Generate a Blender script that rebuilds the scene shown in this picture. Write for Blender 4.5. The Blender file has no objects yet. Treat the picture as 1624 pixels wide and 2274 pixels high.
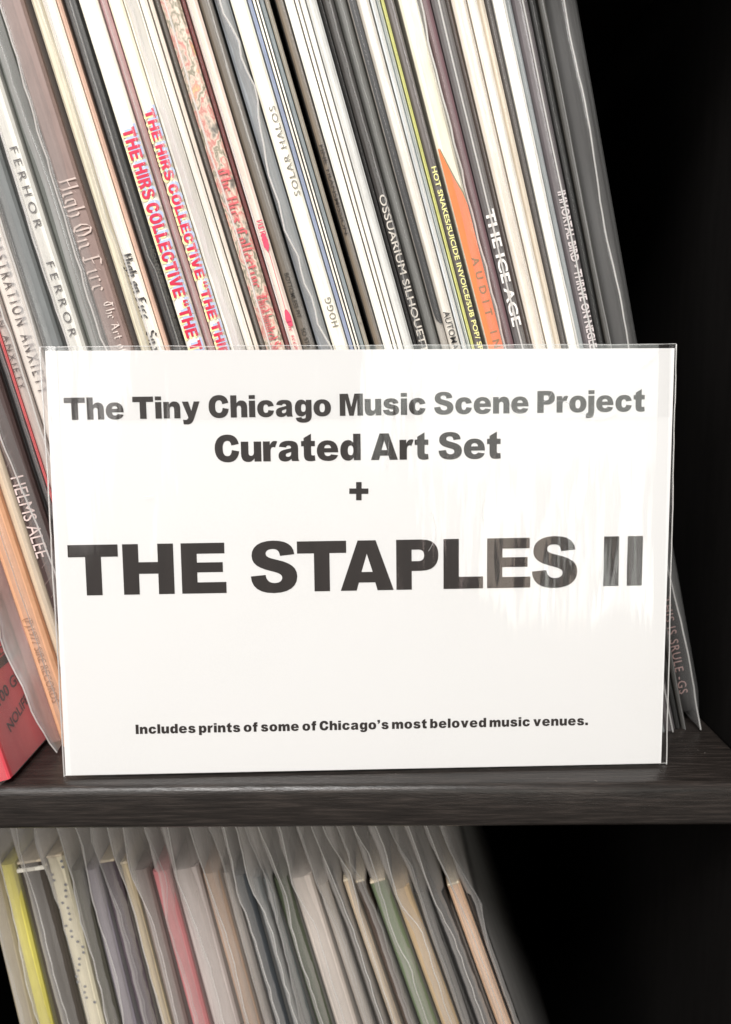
import bpy, bmesh, math, random
import numpy as np
from mathutils import Vector, Matrix

random.seed(7)
S = bpy.context.scene
C = S.collection
R = math.radians
sin, cos, tan = math.sin, math.cos, math.tan

# ------------------------------------------------------------------ camera
PITCH, ROLL, CAMZ, FPX = R(9.5), 0.0055, 0.146, 1740.0
cd = bpy.data.cameras.new('camera'); cam = bpy.data.objects.new('camera', cd); C.objects.link(cam)
cd.sensor_fit = 'HORIZONTAL'; cd.sensor_width = 36; cd.lens = FPX/1624*36
cd.clip_start = 0.01; cd.clip_end = 50
cam.matrix_world = Matrix.Translation((0, 0, CAMZ)) @ Matrix.Rotation(R(90)-PITCH, 4, 'X') @ Matrix.Rotation(-ROLL, 4, 'Z')
cd.dof.use_dof = True; cd.dof.focus_distance = 0.292; cd.dof.aperture_fstop = 13
S.camera = cam

# ------------------------------------------------------------------ light
w = bpy.data.worlds.new('World'); S.world = w; w.use_nodes = True
w.node_tree.nodes['Background'].inputs[0].default_value = (1.0, 0.90, 0.82, 1)
w.node_tree.nodes['Background'].inputs[1].default_value = 0.22

def lamp(name, loc, aim, sx, sy, power, col):
    l = bpy.data.lights.new(name, 'AREA'); l.shape = 'RECTANGLE'; l.size = sx; l.size_y = sy
    l.energy = power; l.color = col
    o = bpy.data.objects.new(name, l); C.objects.link(o); o.location = loc
    o.rotation_euler = (Vector(aim)-Vector(loc)).to_track_quat('-Z', 'Y').to_euler()
    return o
lamp('ceiling_light', (-0.30, -0.98, 1.68), (0, 0.28, 0.05), 0.9, 0.7, 59, (1, 0.98, 0.955))
lamp('fill_light', (-1.5, -1.1, 0.85), (0, 0.28, 0.08), 1.0, 1.2, 23, (1, 0.97, 0.94))  # added fill from front left, evens out the dark gaps between spines
AIM = (0.1, 0.28, 0.08)      # added unseen light panels, put there to be mirrored in the plastic
lamp('broad_reflection_light', (0.64, -1.60, 0.42), AIM, 1.05, 0.56, 3.6, (0.95, 1.0, 0.93))  # added broad panel, its reflection greys the upper lettering
lamp('beige_reflection_light', (0.59, -1.55, -0.03), AIM, 0.13, 0.45, 0.72, (1, 0.84, 0.70))  # added beige panel, only for a warm streak in the headline
lamp('strip_reflection_light', (0.80, -1.55, -0.03), AIM, 0.09, 0.50, 0.85, (0.98, 1.0, 0.94))  # this and the next two: added strips for pale bands in the headline
lamp('strip_reflection_light', (0.915, -1.55, -0.03), AIM, 0.10, 0.50, 0.5, (1, 0.97, 0.90))
lamp('strip_reflection_light', (0.335, -1.55, -0.01), AIM, 0.07, 0.36, 0.24, (1, 0.80, 0.74))
lamp('left_added_light', (-0.9, -1.9, 0.5), (0, 0.28, 0.1), 0.5, 1.2, 4, (1, 0.96, 0.92))  # added panel out of view behind the camera, not a known doorway

S.view_settings.view_transform = 'Standard'; S.view_settings.look = 'None'
S.view_settings.exposure = 0.0; S.view_settings.gamma = 1.0
S.render.engine = 'CYCLES'
S.cycles.transparent_max_bounces = 24
S.cycles.max_bounces = 8

# ------------------------------------------------------------------ measuring: a photo point -> the place
def ray(x, y):
    dx, dy = x-812.0, y-1137.0
    xx = dx - ROLL*dy; yy = dy + ROLL*dx
    u, v = xx/FPX, -yy/FPX
    return Vector((u, cos(PITCH)+v*sin(PITCH), -sin(PITCH)+v*cos(PITCH)))
CAMP = Vector((0, 0, CAMZ))
def at_y(x, y, Y):
    r = ray(x, y); return CAMP + r*(Y/r.y)
def at_z(x, y, z=0.0):
    r = ray(x, y); return CAMP + r*((z-CAMZ)/r.z)
def on_plane(x, y, p, n):
    r = ray(x, y); return CAMP + r*((p-CAMP).dot(n)/r.dot(n))

# ------------------------------------------------------------------ materials
def lin(c):
    return tuple(((v/255)/12.92 if v/255 <= .04045 else ((v/255+.055)/1.055)**2.4) for v in c)
def newmat(name):
    m = bpy.data.materials.new(name); m.use_nodes = True
    nt = m.node_tree; b = nt.nodes['Principled BSDF']; return m, nt, b
def N(nt, t, **k):
    n = nt.nodes.new(t)
    for a, v in k.items(): setattr(n, a, v)
    return n
def mapped(nt, scale, coord='Object'):
    tc = N(nt, 'ShaderNodeTexCoord'); mp = N(nt, 'ShaderNodeMapping')
    mp.inputs['Scale'].default_value = scale
    nt.links.new(tc.outputs[coord], mp.inputs['Vector']); return mp
def noise(nt, vec, scale=1.0, detail=3.0, rough=.55):
    n = N(nt, 'ShaderNodeTexNoise'); n.inputs['Scale'].default_value = scale
    n.inputs['Detail'].default_value = detail; n.inputs['Roughness'].default_value = rough
    nt.links.new(vec.outputs[0], n.inputs['Vector']); return n
def ramp(nt, fac, stops, interp='LINEAR'):
    r = N(nt, 'ShaderNodeValToRGB'); cr = r.color_ramp; cr.interpolation = interp
    while len(cr.elements) < len(stops): cr.elements.new(0.5)
    for e, (p, c) in zip(cr.elements, stops):
        e.position = p; e.color = (c[0], c[1], c[2], 1)
    nt.links.new(fac, r.inputs[0]); return r
def mul(c, k): return tuple(min(1, v*k) for v in c)

_cover = {}
def cover_mat(rgb, streak=.12, rough=.45, key=''):
    k = (rgb, streak, rough, key)
    if k in _cover: return _cover[k]
    m, nt, b = newmat('printed_cardboard'); c = mul(lin(rgb), 1.1)
    st = noise(nt, mapped(nt, (900, 60, 7)), 1, 2)
    ft = noise(nt, mapped(nt, (500, 500, 120)), 1, 3)
    mixn = N(nt, 'ShaderNodeMath', operation='ADD')
    nt.links.new(st.outputs['Fac'], mixn.inputs[0]); nt.links.new(ft.outputs['Fac'], mixn.inputs[1])
    hf = N(nt, 'ShaderNodeMath', operation='MULTIPLY'); hf.inputs[1].default_value = .5
    nt.links.new(mixn.outputs[0], hf.inputs[0])
    rp = ramp(nt, hf.outputs[0], [(.3, mul(c, 1-streak*1.6)), (.5, c), (.7, mul(c, 1+streak))])
    nt.links.new(rp.outputs[0], b.inputs['Base Color'])
    b.inputs['Roughness'].default_value = rough
    bp = N(nt, 'ShaderNodeBump'); bp.inputs['Strength'].default_value = .12; bp.inputs['Distance'].default_value = .0004
    nt.links.new(ft.outputs['Fac'], bp.inputs['Height']); nt.links.new(bp.outputs[0], b.inputs['Normal'])
    _cover[k] = m; return m

def collage_mat():
    m, nt, b = newmat('collage_print')
    n1 = noise(nt, mapped(nt, (110, 60, 65)), 1, 4, .6)
    cols = [(110, 104, 98), (160, 150, 138), (222, 200, 182), (206, 130, 122), (226, 208, 190), (132, 128, 108), (228, 208, 190), (210, 150, 135), (222, 204, 140), (120, 112, 104)]
    st = [(.32+.04*i, mul(lin(c), .95)) for i, c in enumerate(cols)]
    rp = ramp(nt, n1.outputs['Fac'], st)
    nt.links.new(rp.outputs[0], b.inputs['Base Color']); b.inputs['Roughness'].default_value = .4
    return m

def ink_mat(rgb, rough=.45):
    k = ('ink', rgb, rough)
    if k in _cover: return _cover[k]
    m, nt, b = newmat('ink'); b.inputs['Base Color'].default_value = (*lin(rgb), 1)
    b.inputs['Roughness'].default_value = rough; _cover[k] = m; return m

def fres(nt, base, mult):
    lw = N(nt, 'ShaderNodeLayerWeight'); lw.inputs['Blend'].default_value = .5
    pw = N(nt, 'ShaderNodeMath', operation='POWER'); pw.inputs[1].default_value = 5
    nt.links.new(lw.outputs['Facing'], pw.inputs[0])
    ma = N(nt, 'ShaderNodeMath', operation='MULTIPLY_ADD', use_clamp=True); ma.inputs[1].default_value = mult; ma.inputs[2].default_value = base
    nt.links.new(pw.outputs[0], ma.inputs[0]); return ma
def film_mat(name, haze, edge, rough=.18, streak=.45, tint=(.86, .86, .85), bump=.25, gloss=.06):
    """thin polythene: mostly see-through, a milky part, a glossy part that grows at grazing angles"""
    m = bpy.data.materials.new(name); m.use_nodes = True; nt = m.node_tree; nt.nodes.clear()
    out = N(nt, 'ShaderNodeOutputMaterial'); tr = N(nt, 'ShaderNodeBsdfTransparent')
    df = N(nt, 'ShaderNodeBsdfDiffuse'); df.inputs[0].default_value = (*tint, 1)
    tl = N(nt, 'ShaderNodeBsdfTranslucent'); tl.inputs[0].default_value = (*tint, 1)
    dm = N(nt, 'ShaderNodeMixShader'); dm.inputs[0].default_value = .35
    nt.links.new(df.outputs[0], dm.inputs[1]); nt.links.new(tl.outputs[0], dm.inputs[2])
    gl = N(nt, 'ShaderNodeBsdfGlossy'); gl.inputs['Roughness'].default_value = rough
    st = noise(nt, mapped(nt, (330, 110, 6)), 1, 2)
    wr = noise(nt, mapped(nt, (160, 90, 45)), 1, 3)
    bp = N(nt, 'ShaderNodeBump'); bp.inputs['Strength'].default_value = bump; bp.inputs['Distance'].default_value = .0015
    nt.links.new(wr.outputs['Fac'], bp.inputs['Height']); nt.links.new(bp.outputs[0], gl.inputs['Normal'])
    hz = N(nt, 'ShaderNodeMapRange'); hz.inputs['From Min'].default_value = .35; hz.inputs['From Max'].default_value = .7
    hz.inputs['To Min'].default_value = haze*(1-streak); hz.inputs['To Max'].default_value = haze*(1+streak)
    nt.links.new(st.outputs['Fac'], hz.inputs['Value'])
    lw = N(nt, 'ShaderNodeLayerWeight'); lw.inputs['Blend'].default_value = .35
    ed = N(nt, 'ShaderNodeMath', operation='MULTIPLY'); ed.inputs[1].default_value = edge
    nt.links.new(lw.outputs['Facing'], ed.inputs[0])
    sm = N(nt, 'ShaderNodeMath', operation='ADD', use_clamp=True)
    nt.links.new(hz.outputs[0], sm.inputs[0]); nt.links.new(ed.outputs[0], sm.inputs[1])
    m1 = N(nt, 'ShaderNodeMixShader'); nt.links.new(sm.outputs[0], m1.inputs[0])
    nt.links.new(tr.outputs[0], m1.inputs[1]); nt.links.new(dm.outputs[0], m1.inputs[2])
    fa = fres(nt, gloss, .6)
    m2 = N(nt, 'ShaderNodeMixShader'); nt.links.new(fa.outputs[0], m2.inputs[0])
    nt.links.new(m1.outputs[0], m2.inputs[1]); nt.links.new(gl.outputs[0], m2.inputs[2])
    nt.links.new(m2.outputs[0], out.inputs[0]); return m

FILM_CLEAR = film_mat('clear_polythene', .03, .08)
FILM_MID = film_mat('cloudy_polythene', .13, .16)
FILM_MILK = film_mat('milky_polythene', .34, .25, streak=.45)
FILM_WHITE = film_mat('white_polythene', .62, .25, streak=.25, tint=(.94, .94, .93))
FILM_FLAP = film_mat('loose_flap_polythene', .13, .65, streak=.5, tint=(.88, .85, .82), bump=.6)
SEAM = film_mat('welded_seam', .85, .2, rough=.3, streak=.12, tint=(.95, .94, .92))
SEAM_DIM = film_mat('thin_seam', .32, .2, rough=.3, streak=.4)

def laminate():
    m, nt, b = newmat('black_brown_laminate')
    g = noise(nt, mapped(nt, (45, 900, 900)), 1, 4, .65)
    g2 = noise(nt, mapped(nt, (220, 1600, 1600)), 1, 3, .7)
    rp = ramp(nt, g.outputs['Fac'], [(.3, (.008, .0065, .0058)), (.5, (.017, .0138, .0122)), (.62, (.030, .024, .021)), (.75, (.046, .038, .034))])
    nt.links.new(rp.outputs[0], b.inputs['Base Color'])
    rr = N(nt, 'ShaderNodeMapRange'); rr.inputs['To Min'].default_value = .22; rr.inputs['To Max'].default_value = .44
    nt.links.new(g2.outputs['Fac'], rr.inputs['Value']); nt.links.new(rr.outputs[0], b.inputs['Roughness'])
    bp = N(nt, 'ShaderNodeBump'); bp.inputs['Strength'].default_value = .35; bp.inputs['Distance'].default_value = .0004
    nt.links.new(g2.outputs['Fac'], bp.inputs['Height']); nt.links.new(bp.outputs[0], b.inputs['Normal'])
    return m
LAM = laminate()

def plain_dark(name, c, rough):
    m, nt, b = newmat(name)
    g = noise(nt, mapped(nt, (300, 300, 30)), 1, 3)
    rp = ramp(nt, g.outputs['Fac'], [(.3, mul(c, .8)), (.7, mul(c, 1.2))])
    nt.links.new(rp.outputs[0], b.inputs['Base Color']); b.inputs['Roughness'].default_value = rough
    return m
LAM_SHADED = plain_dark('black_brown_shaded', (.0045, .004, .0038), .7)  # same laminate, colour darkened to stand in for the unlit interior
LAM_SHADED.node_tree.nodes['Principled BSDF'].inputs['Specular IOR Level'].default_value = .08

def paper_mat():
    m, nt, b = newmat('white_card_stock')
    g = noise(nt, mapped(nt, (1400, 1400, 1400)), 1, 3)
    g2 = noise(nt, mapped(nt, (18, 18, 18)), 1, 2)
    ad = N(nt, 'ShaderNodeMath', operation='ADD'); nt.links.new(g.outputs['Fac'], ad.inputs[0]); nt.links.new(g2.outputs['Fac'], ad.inputs[1])
    rp = ramp(nt, ad.outputs[0], [(.0, (.635, .631, .625)), (1, (.685, .682, .677))])
    nt.links.new(rp.outputs[0], b.inputs['Base Color']); b.inputs['Roughness'].default_value = .6
    bp = N(nt, 'ShaderNodeBump'); bp.inputs['Strength'].default_value = .08; bp.inputs['Distance'].default_value = .0002
    nt.links.new(g.outputs['Fac'], bp.inputs['Height']); nt.links.new(bp.outputs[0], b.inputs['Normal'])
    return m

# ------------------------------------------------------------------ object helpers
def link(name, me, mat, parent=None, smooth=False, **props):
    o = bpy.data.objects.new(name, me); C.objects.link(o)
    if mat is not None:
        me.materials.clear(); me.materials.append(mat)
    if parent is not None: o.parent = parent
    if smooth:
        for p in me.polygons: p.use_smooth = True
    for k, v in props.items(): o[k] = v
    return o
def thing(name, label, cat, loc=(0, 0, 0), rot=(0, 0, 0), group=None):
    o = bpy.data.objects.new(name, None); C.objects.link(o); o.empty_display_size = .02
    o.location = loc; o.rotation_euler = rot; o['label'] = label; o['category'] = cat
    if group: o['group'] = group
    return o
def mesh(verts, faces, name='m'):
    me = bpy.data.meshes.new(name); me.from_pydata([tuple(v) for v in verts], [], faces); me.update(); return me
def box_mesh(x0, x1, y0, y1, z0, z1, bevel=0.0, seg=3):
    bm = bmesh.new(); bmesh.ops.create_cube(bm, size=1)
    for v in bm.verts:
        v.co = Vector(((x0+x1)/2+v.co.x*(x1-x0), (y0+y1)/2+v.co.y*(y1-y0), (z0+z1)/2+v.co.z*(z1-z0)))
    if bevel: bmesh.ops.bevel(bm, geom=bm.edges[:], offset=bevel, segments=seg, affect='EDGES', profile=.5)
    me = bpy.data.meshes.new('m'); bm.to_mesh(me); bm.free(); return me
def tube_mesh(pts, r, n=6):
    verts, faces = [], []
    P = [Vector(p) for p in pts]
    for i, p in enumerate(P):
        t = (P[min(i+1, len(P)-1)]-P[max(i-1, 0)]).normalized()
        a = t.cross(Vector((0, 1, 0)));
        if a.length < .1: a = t.cross(Vector((1, 0, 0)))
        a.normalize(); b = t.cross(a)
        for k in range(n):
            an = 2*math.pi*k/n; verts.append(p+a*(cos(an)*r)+b*(sin(an)*r))
    for i in range(len(P)-1):
        for k in range(n):
            faces.append((i*n+k, i*n+(k+1) % n, (i+1)*n+(k+1) % n, (i+1)*n+k))
    return mesh(verts, faces)
def kinks(amp, seed, n=8, H=.33, crinkle=.12):
    rs = random.Random(seed); ks = sorted([0, H]+[rs.uniform(0, H) for _ in range(n)]); vs_ = [rs.gauss(0, amp) for _ in ks]
    fine = wob(amp*crinkle, seed+9, (60, 140, 260))
    def f(z):
        z_ = min(max(z, 0), H)
        for a, b, u, v in zip(ks, ks[1:], vs_, vs_[1:]):
            if z_ <= b:
                t = (z_-a)/max(1e-6, b-a); t = t*t*(3-2*t)*.6+t*.4; return u+(v-u)*t+fine(z)
        return vs_[-1]
    return f
def wob(amp, seed, freqs=(9, 23, 51, 110)):
    rs = random.Random(seed); ph = [(f*(0.8+.4*rs.random()), rs.random()*6.28, 1/(i+1.3)) for i, f in enumerate(freqs)]
    return lambda z: amp*sum(a*sin(f*z*6.28/.315*.35+p) for f, p, a in ph)

# ------------------------------------------------------------------ lettering
G = {}   # heavy grotesque: glyph -> (advance, contours as path strings), cap height 100
def g(ch, adv, path): G[ch] = (adv, path)
g('T', 98, "M0 100 L98 100 L98 76 L64.5 76 L64.5 0 L33.5 0 L33.5 76 L0 76 Z")
g('H', 100, "M0 0 L0 100 L31 100 L31 64 L69 64 L69 100 L100 100 L100 0 L69 0 L69 41 L31 41 L31 0 Z")
g('E', 87, "M0 0 L0 100 L86 100 L86 79 L31 79 L31 61.5 L82 61.5 L82 42 L31 42 L31 22 L88 22 L88 0 Z")
g('S', 93, "M87.5 75 L59 72 C58 81 54 86 45 86 C36 86 30.5 83 30.5 77 C30.5 70 38 68 52 64.5 C80 58 92.5 49 92.5 31 C92.5 10 75 -2 46 -2 C16 -2 1 10 0 32 L29.5 34.5 C30.5 24 37 18 47.5 18 C57 18 62.5 22.5 62.5 28.5 C62.5 36 54 38.5 41 42 C15 48.5 2.5 56.5 2.5 73 C2.5 91 18 102.5 45 102.5 C72 102.5 86 93.5 87.5 75 Z")
g('A', 106, "M0 0 L35 100 L71 100 L106.5 0 L74 0 L69.5 16 L36.5 16 L32 0 Z M42 37 L64.5 37 L53 73.5 Z")
g('P', 85, "M0 0 L0 100 L52 100 C75 100 85 87 85 69 C85 49 73 37.5 51 37.5 L31 37.5 L31 0 Z M31 80 L31 57 L45 57 C52 57 56 61 56 68.5 C56 76 52 80 45 80 Z")
g('L', 80, "M0 100 L31 100 L31 24 L80 24 L80 0 L0 0 Z")
g('I', 31, "M0 0 L0 100 L31 100 L31 0 Z")
g('C', 95, "M95 39 C91 12 76 -2 50 -2 C18 -2 0 18 0 50 C0 82 18 102.5 49 102.5 C75 102.5 90 90 94 67 L65 61.5 C63 73 59 79 49.5 79 C37 79 31 69 31 50 C31 31 37 21.5 49.5 21.5 C60 21.5 64.5 28 66.5 44 Z")
g('M', 111, "M0 0 L0 100 L40 100 L55.5 40 L71 100 L111 100 L111 0 L84 0 L84 74 L66 0 L45 0 L27 74 L27 0 Z")
g('O', 102, "M51 102.5 C84 102.5 102 83 102 50 C102 17 84 -2 51 -2 C18 -2 0 17 0 50 C0 83 18 102.5 51 102.5 Z M51 79 C38 79 31 69 31 50 C31 31 38 21 51 21 C64 21 71 31 71 50 C71 69 64 79 51 79 Z")
g('R', 93, "M0 0 L0 100 L53 100 C76 100 87 89 87 71 C87 59 81 51 69 46.5 C74 44 77 40 80 34 L94 0 L60 0 L47 31 C44 38 42 40 36 40 L31 40 L31 0 Z M31 80 L31 59 L46 59 C53 59 56 62.5 56 69.5 C56 76.5 53 80 46 80 Z")
g('V', 103, "M0 100 L33 100 L52 36 L71 100 L103 100 L68 0 L35 0 Z")
g('N', 98, "M0 0 L0 100 L29 100 L69 42 L69 100 L98 100 L98 0 L69 0 L29 58 L29 0 Z")
g('D', 90, "M0 0 L0 100 L45 100 C76 100 90 84 90 50 C90 16 76 0 45 0 Z M31 78 L31 22 L40 22 C54 22 59 30 59 50 C59 70 54 78 40 78 Z")
g('G', 99, "M52 56 L99 56 L99 14 C84 3 70 -2 52 -2 C19 -2 0 17 0 50 C0 83 19 102.5 52 102.5 C78 102.5 92 93 97 72 L67 66.5 C65 75 60 80 52 80 C38 80 31 70 31 50 C31 30 38 20.5 53 20.5 C59 20.5 65 22.5 70 25.5 L70 36 L52 36 Z")
g('1', 62, "M62 102 L62 0 L32 0 L32 66 C24 60 14 55 2 52 L2 74 C20 79 32 88 38 102 Z")
g('0', 80, "M40 102 C67 102 80 84 80 50 C80 16 67 -2 40 -2 C13 -2 0 16 0 50 C0 84 13 102 40 102 Z M40 80 C32 80 29 72 29 50 C29 28 32 20 40 20 C48 20 51 28 51 50 C51 72 48 80 40 80 Z")
g('h', 79, "M0 0 L0 100 L29 100 L29 64 C34 72 41 76.5 51 76.5 C69 76.5 79 66 79 47 L79 0 L50 0 L50 41 C50 49.5 46.5 53.5 40 53.5 C33 53.5 29 48.5 29 40 L29 0 Z")
g('n', 79, "M0 0 L0 75 L27 75 L27 62 C33 72 41 76.5 51 76.5 C69 76.5 79 66 79 47 L79 0 L50 0 L50 41 C50 49.5 46.5 53.5 40 53.5 C33 53.5 29 48.5 29 40 L29 0 Z")
g('i', 30, "M0 0 L0 75 L29.5 75 L29.5 0 Z M0 83 L0 100 L29.5 100 L29.5 83 Z")
g('j', 30, "M0 75 L29.5 75 L29.5 2 C29.5 -18 21 -27 3 -27 C-2 -27 -8 -26.5 -12 -25 L-9 -4.5 C-7 -5 -5 -5 -4 -5 C-1 -5 0 -3 0 2 Z M0 83 L0 100 L29.5 100 L29.5 83 Z")
g('e', 85, "M84 31 L29 31 C30 22 35 17 43.5 17 C49 17 53 19 56 23.5 L83 20 C77 5 64 -1.5 43.5 -1.5 C16 -1.5 0 12 0 37 C0 61 16 76.5 42 76.5 C70 76.5 84.5 61 84 31 Z M29 47 L56 47 C55 55.5 50 59.5 42.5 59.5 C35 59.5 30 55.5 29 47 Z")
g('o', 84, "M42 76.5 C68 76.5 84 61 84 37.5 C84 13 68 -1.5 42 -1.5 C16 -1.5 0 13 0 37.5 C0 61 16 76.5 42 76.5 Z M42 58 C34 58 29.5 51 29.5 37.5 C29.5 24 34 17.5 42 17.5 C50 17.5 54.5 24 54.5 37.5 C54.5 51 50 58 42 58 Z")
g('c', 80, "M80 28 C76 9 62 -1.5 42 -1.5 C16 -1.5 0 13 0 37.5 C0 61 16 76.5 42 76.5 C63 76.5 76 68 79.5 50 L52 46.5 C50.5 53.5 47.5 57 42 57 C34 57 29.5 50.5 29.5 38 C29.5 25 34 18.5 42 18.5 C48.5 18.5 51.5 22.5 53 31 Z")
g('a', 82, "M30 51.5 L2.5 54.5 C5 70 17 76.5 41 76.5 C66 76.5 77 69 77 50 L77 18 C77 9 78 4 81.5 0 L53 0 C51.5 3 51 5 50.5 8 C42 1 34 -1.5 25.5 -1.5 C9 -1.5 0 7 0 20 C0 33 8 40 26 43.5 C42 46.5 46 47.5 49.5 49 C49.5 55.5 46.5 58.5 39.5 58.5 C34 58.5 31 56.5 30 51.5 Z M49.5 34.5 C45 33 43 32 38 31 C31 29.5 28.5 27 28.5 22.5 C28.5 18.5 31.5 16 36.5 16 C44.5 16 49.5 21 49.5 29 Z")
g('g', 80, "M53 75 L80 75 L80 5 C80 -17 66 -28.5 41 -28.5 C18 -28.5 5 -22 3.5 -6 L31 -3 C32 -8 35 -10 41 -10 C48 -10 51.5 -6 51.5 2 L51.5 10 C45 3 39 0 31 0 C12 0 0 14 0 37.5 C0 61 12 76.5 31 76.5 C40 76.5 47 73 53 65 Z M29.5 38.5 C29.5 26 33 20.5 40.5 20.5 C48 20.5 51.5 26 51.5 38 C51.5 50 48 56 40.5 56 C33 56 29.5 50.5 29.5 38.5 Z")
g('y', 84, "M0 75 L30 75 L43.5 33 L56 75 L84 75 L56 0 C49 -20 40 -28.5 20 -28.5 C14 -28.5 9 -28 5 -27 L3 -6.5 C7 -7.5 10 -8 13.5 -8 C21 -8 25 -5 27 0 L28.5 3 Z")
g('u', 79, "M79 75 L79 0 L52 0 L52 12 C45 2.5 38 -1.5 28 -1.5 C9 -1.5 0 9 0 28 L0 75 L29 75 L29 34 C29 25.5 32.5 21.5 39 21.5 C46 21.5 50 26.5 50 35 L50 75 Z")
g('s', 77, "M74 54 L48 51 C46.5 56.5 43.5 59 37.5 59 C32 59 29.5 57 29.5 54.5 C29.5 51 34 50 42 48.5 C66 44.5 77 38 77 22 C77 6 63 -1.5 39.5 -1.5 C15 -1.5 2 6.5 0 23 L28 25.5 C29.5 19 33.5 16 39.5 16 C45.5 16 49 18 49 21.5 C49 25 45 26.5 36 28 C13 32 3 38 3 53.5 C3 68 15 76.5 37 76.5 C60 76.5 71.5 69.5 74 54 Z")
g('r', 53, "M0 0 L0 75 L27 75 L27 61 C32 72 38 76.5 46 76.5 C49.5 76.5 52.5 76 56 74.5 L47 52 C44.5 53 42.5 53.5 40 53.5 C32.5 53.5 29 48 29 35 L29 0 Z")
g('t', 54, "M39 102 L39 75 L54 75 L54 55 L39 55 L39 28 C39 22 41 20 46 20 C48.5 20 50.5 20.3 53 21 L55 1 C48.5 -0.5 43 -1.5 36 -1.5 C17 -1.5 10 6 10 25 L10 55 L0 55 L0 75 L10 75 L10 86 Z")
g('d', 80, "M80 100 L80 0 L53 0 L53 11 C46 2 39.5 -1.5 31 -1.5 C12 -1.5 0 13 0 37 C0 61 12 76.5 31 76.5 C39 76.5 45 73.5 51 66.5 L51 100 Z M29.5 38 C29.5 25 33 19 40.5 19 C48 19 51.5 25 51.5 37.5 C51.5 50 48 56 40.5 56 C33 56 29.5 50.5 29.5 38 Z")
g('l', 30, "M0 0 L0 100 L29.5 100 L29.5 0 Z")
g('f', 50, "M0 55 L0 75 L10 75 L10 79 C10 95 18 101.5 34 101.5 C41 101.5 47 101 52 100 L50 82.5 C47 83 45 83.2 43 83.2 C40 83.2 39 81.5 39 78 L39 75 L51 75 L51 55 L39 55 L39 0 L10 0 L10 55 Z")
g('m', 120, "M0 0 L0 75 L27 75 L27 64 C33 72.5 40 76.5 49 76.5 C59 76.5 65.5 72.5 69 64 C76 72.5 83 76.5 93 76.5 C110 76.5 120 66.5 120 48 L120 0 L91 0 L91 42 C91 49.5 88 53.5 83 53.5 C77.5 53.5 74.5 49 74.5 41 L74.5 0 L45.5 0 L45.5 42 C45.5 49.5 43 53.5 38 53.5 C32 53.5 29 49 29 40.5 L29 0 Z")
g('v', 84, "M0 75 L30 75 L42.5 33 L55 75 L84 75 L57 0 L28 0 Z")
g('.', 30, "M0 0 L0 27 L29.5 27 L29.5 0 Z")
g(',', 30, "M0 100 L28 100 L28 80 C28 68 20 62 5 59 L3 68 C9 70 12 73 13 77 L0 77 Z")     # the apostrophe
g('q', 66, "M28 59 L0 59 L0 79 C0 91 8 98 23 101 L25 92 C19 90 16 87 15 82 L28 82 Z M64 59 L36 59 L36 79 C36 91 44 98 59 101 L61 92 C55 90 52 87 51 82 L64 82 Z")  # opening quotes
g('+', 90, "M0 37 L0 63 L32 63 L32 94 L58 94 L58 63 L90 63 L90 37 L58 37 L58 6 L32 6 L32 37 Z")
def xform(path, fn):
    out = []; tk = path.split(); i = 0
    while i < len(tk):
        t = tk[i]
        if t == 'Z': out.append('Z'); i += 1; continue
        cmd = t[0] if t[0].isalpha() else ''
        x, y = float(t[1:] if cmd else t), float(tk[i+1]); X, Y = fn(x, y)
        out += ['%s%g' % (cmd, X), '%g' % Y]; i += 2
    return ' '.join(out)
G['b'] = (80, xform(G['d'][1], lambda x, y: (80-x, y)))
G['p'] = (80, xform(G['d'][1], lambda x, y: (80-x, 75-y)))
G[' '] = (30, '')

def contours(path):
    cs, cur, pos, tk, i = [], [], None, path.split(), 0
    while i < len(tk):
        t = tk[i]
        if t[0] == 'Z':
            cs.append(cur); cur = []; i += 1; continue
        if t[0] == 'M': cur = [(float(t[1:]), float(tk[i+1]))]; i += 2
        elif t[0] == 'L': cur.append((float(t[1:]), float(tk[i+1]))); i += 2
        elif t[0] == 'C':
            p = [cur[-1], (float(t[1:]), float(tk[i+1])), (float(tk[i+2]), float(tk[i+3])), (float(tk[i+4]), float(tk[i+5]))]
            i += 6
            for k in range(1, 7):
                s = k/6
                cur.append(tuple((1-s)**3*p[0][j]+3*(1-s)**2*s*p[1][j]+3*(1-s)*s*s*p[2][j]+s**3*p[3][j] for j in (0, 1)))
    return cs

def curve_to_data(cu):
    o = bpy.data.objects.new('tmp', cu); C.objects.link(o)
    bpy.context.view_layer.update()
    dg = bpy.context.evaluated_depsgraph_get(); me = o.evaluated_get(dg).to_mesh()
    vs = [(v.co.x, v.co.y) for v in me.vertices]; fs = [tuple(p.vertices) for p in me.polygons]
    o.evaluated_get(dg).to_mesh_clear(); bpy.data.objects.remove(o); bpy.data.curves.remove(cu)
    return vs, fs

def text_heavy(s, gap=9, space=None, order=None):
    cu = bpy.data.curves.new('t', 'CURVE'); cu.dimensions = '2D'; cu.fill_mode = 'BOTH'
    x = 0
    for i, ch in enumerate(s):
        adv, path = G[ch]
        if order is not None: x = order[i]
        elif ch == ' ': x += (space or 22); continue
        for c in contours(path):
            pts = c[:-1] if (abs(c[0][0]-c[-1][0])+abs(c[0][1]-c[-1][1])) < 1e-6 else c
            sp = cu.splines.new('POLY'); sp.points.add(len(pts)-1); sp.use_cyclic_u = True
            for p, (px, py) in zip(sp.points, pts): p.co = (x+px, py, 0, 1)
        if order is None: x += adv+gap
    return curve_to_data(cu)

def text_light(s, bold=0.0, track=1.0, stretch=1.0):
    cu = bpy.data.curves.new('t', 'FONT'); cu.body = s; cu.size = 100/.73; cu.offset = bold
    cu.space_character = track; cu.resolution_u = 3; cu.fill_mode = 'BOTH'
    v, f = curve_to_data(cu); return [(x*stretch, y) for x, y in v], f

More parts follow.
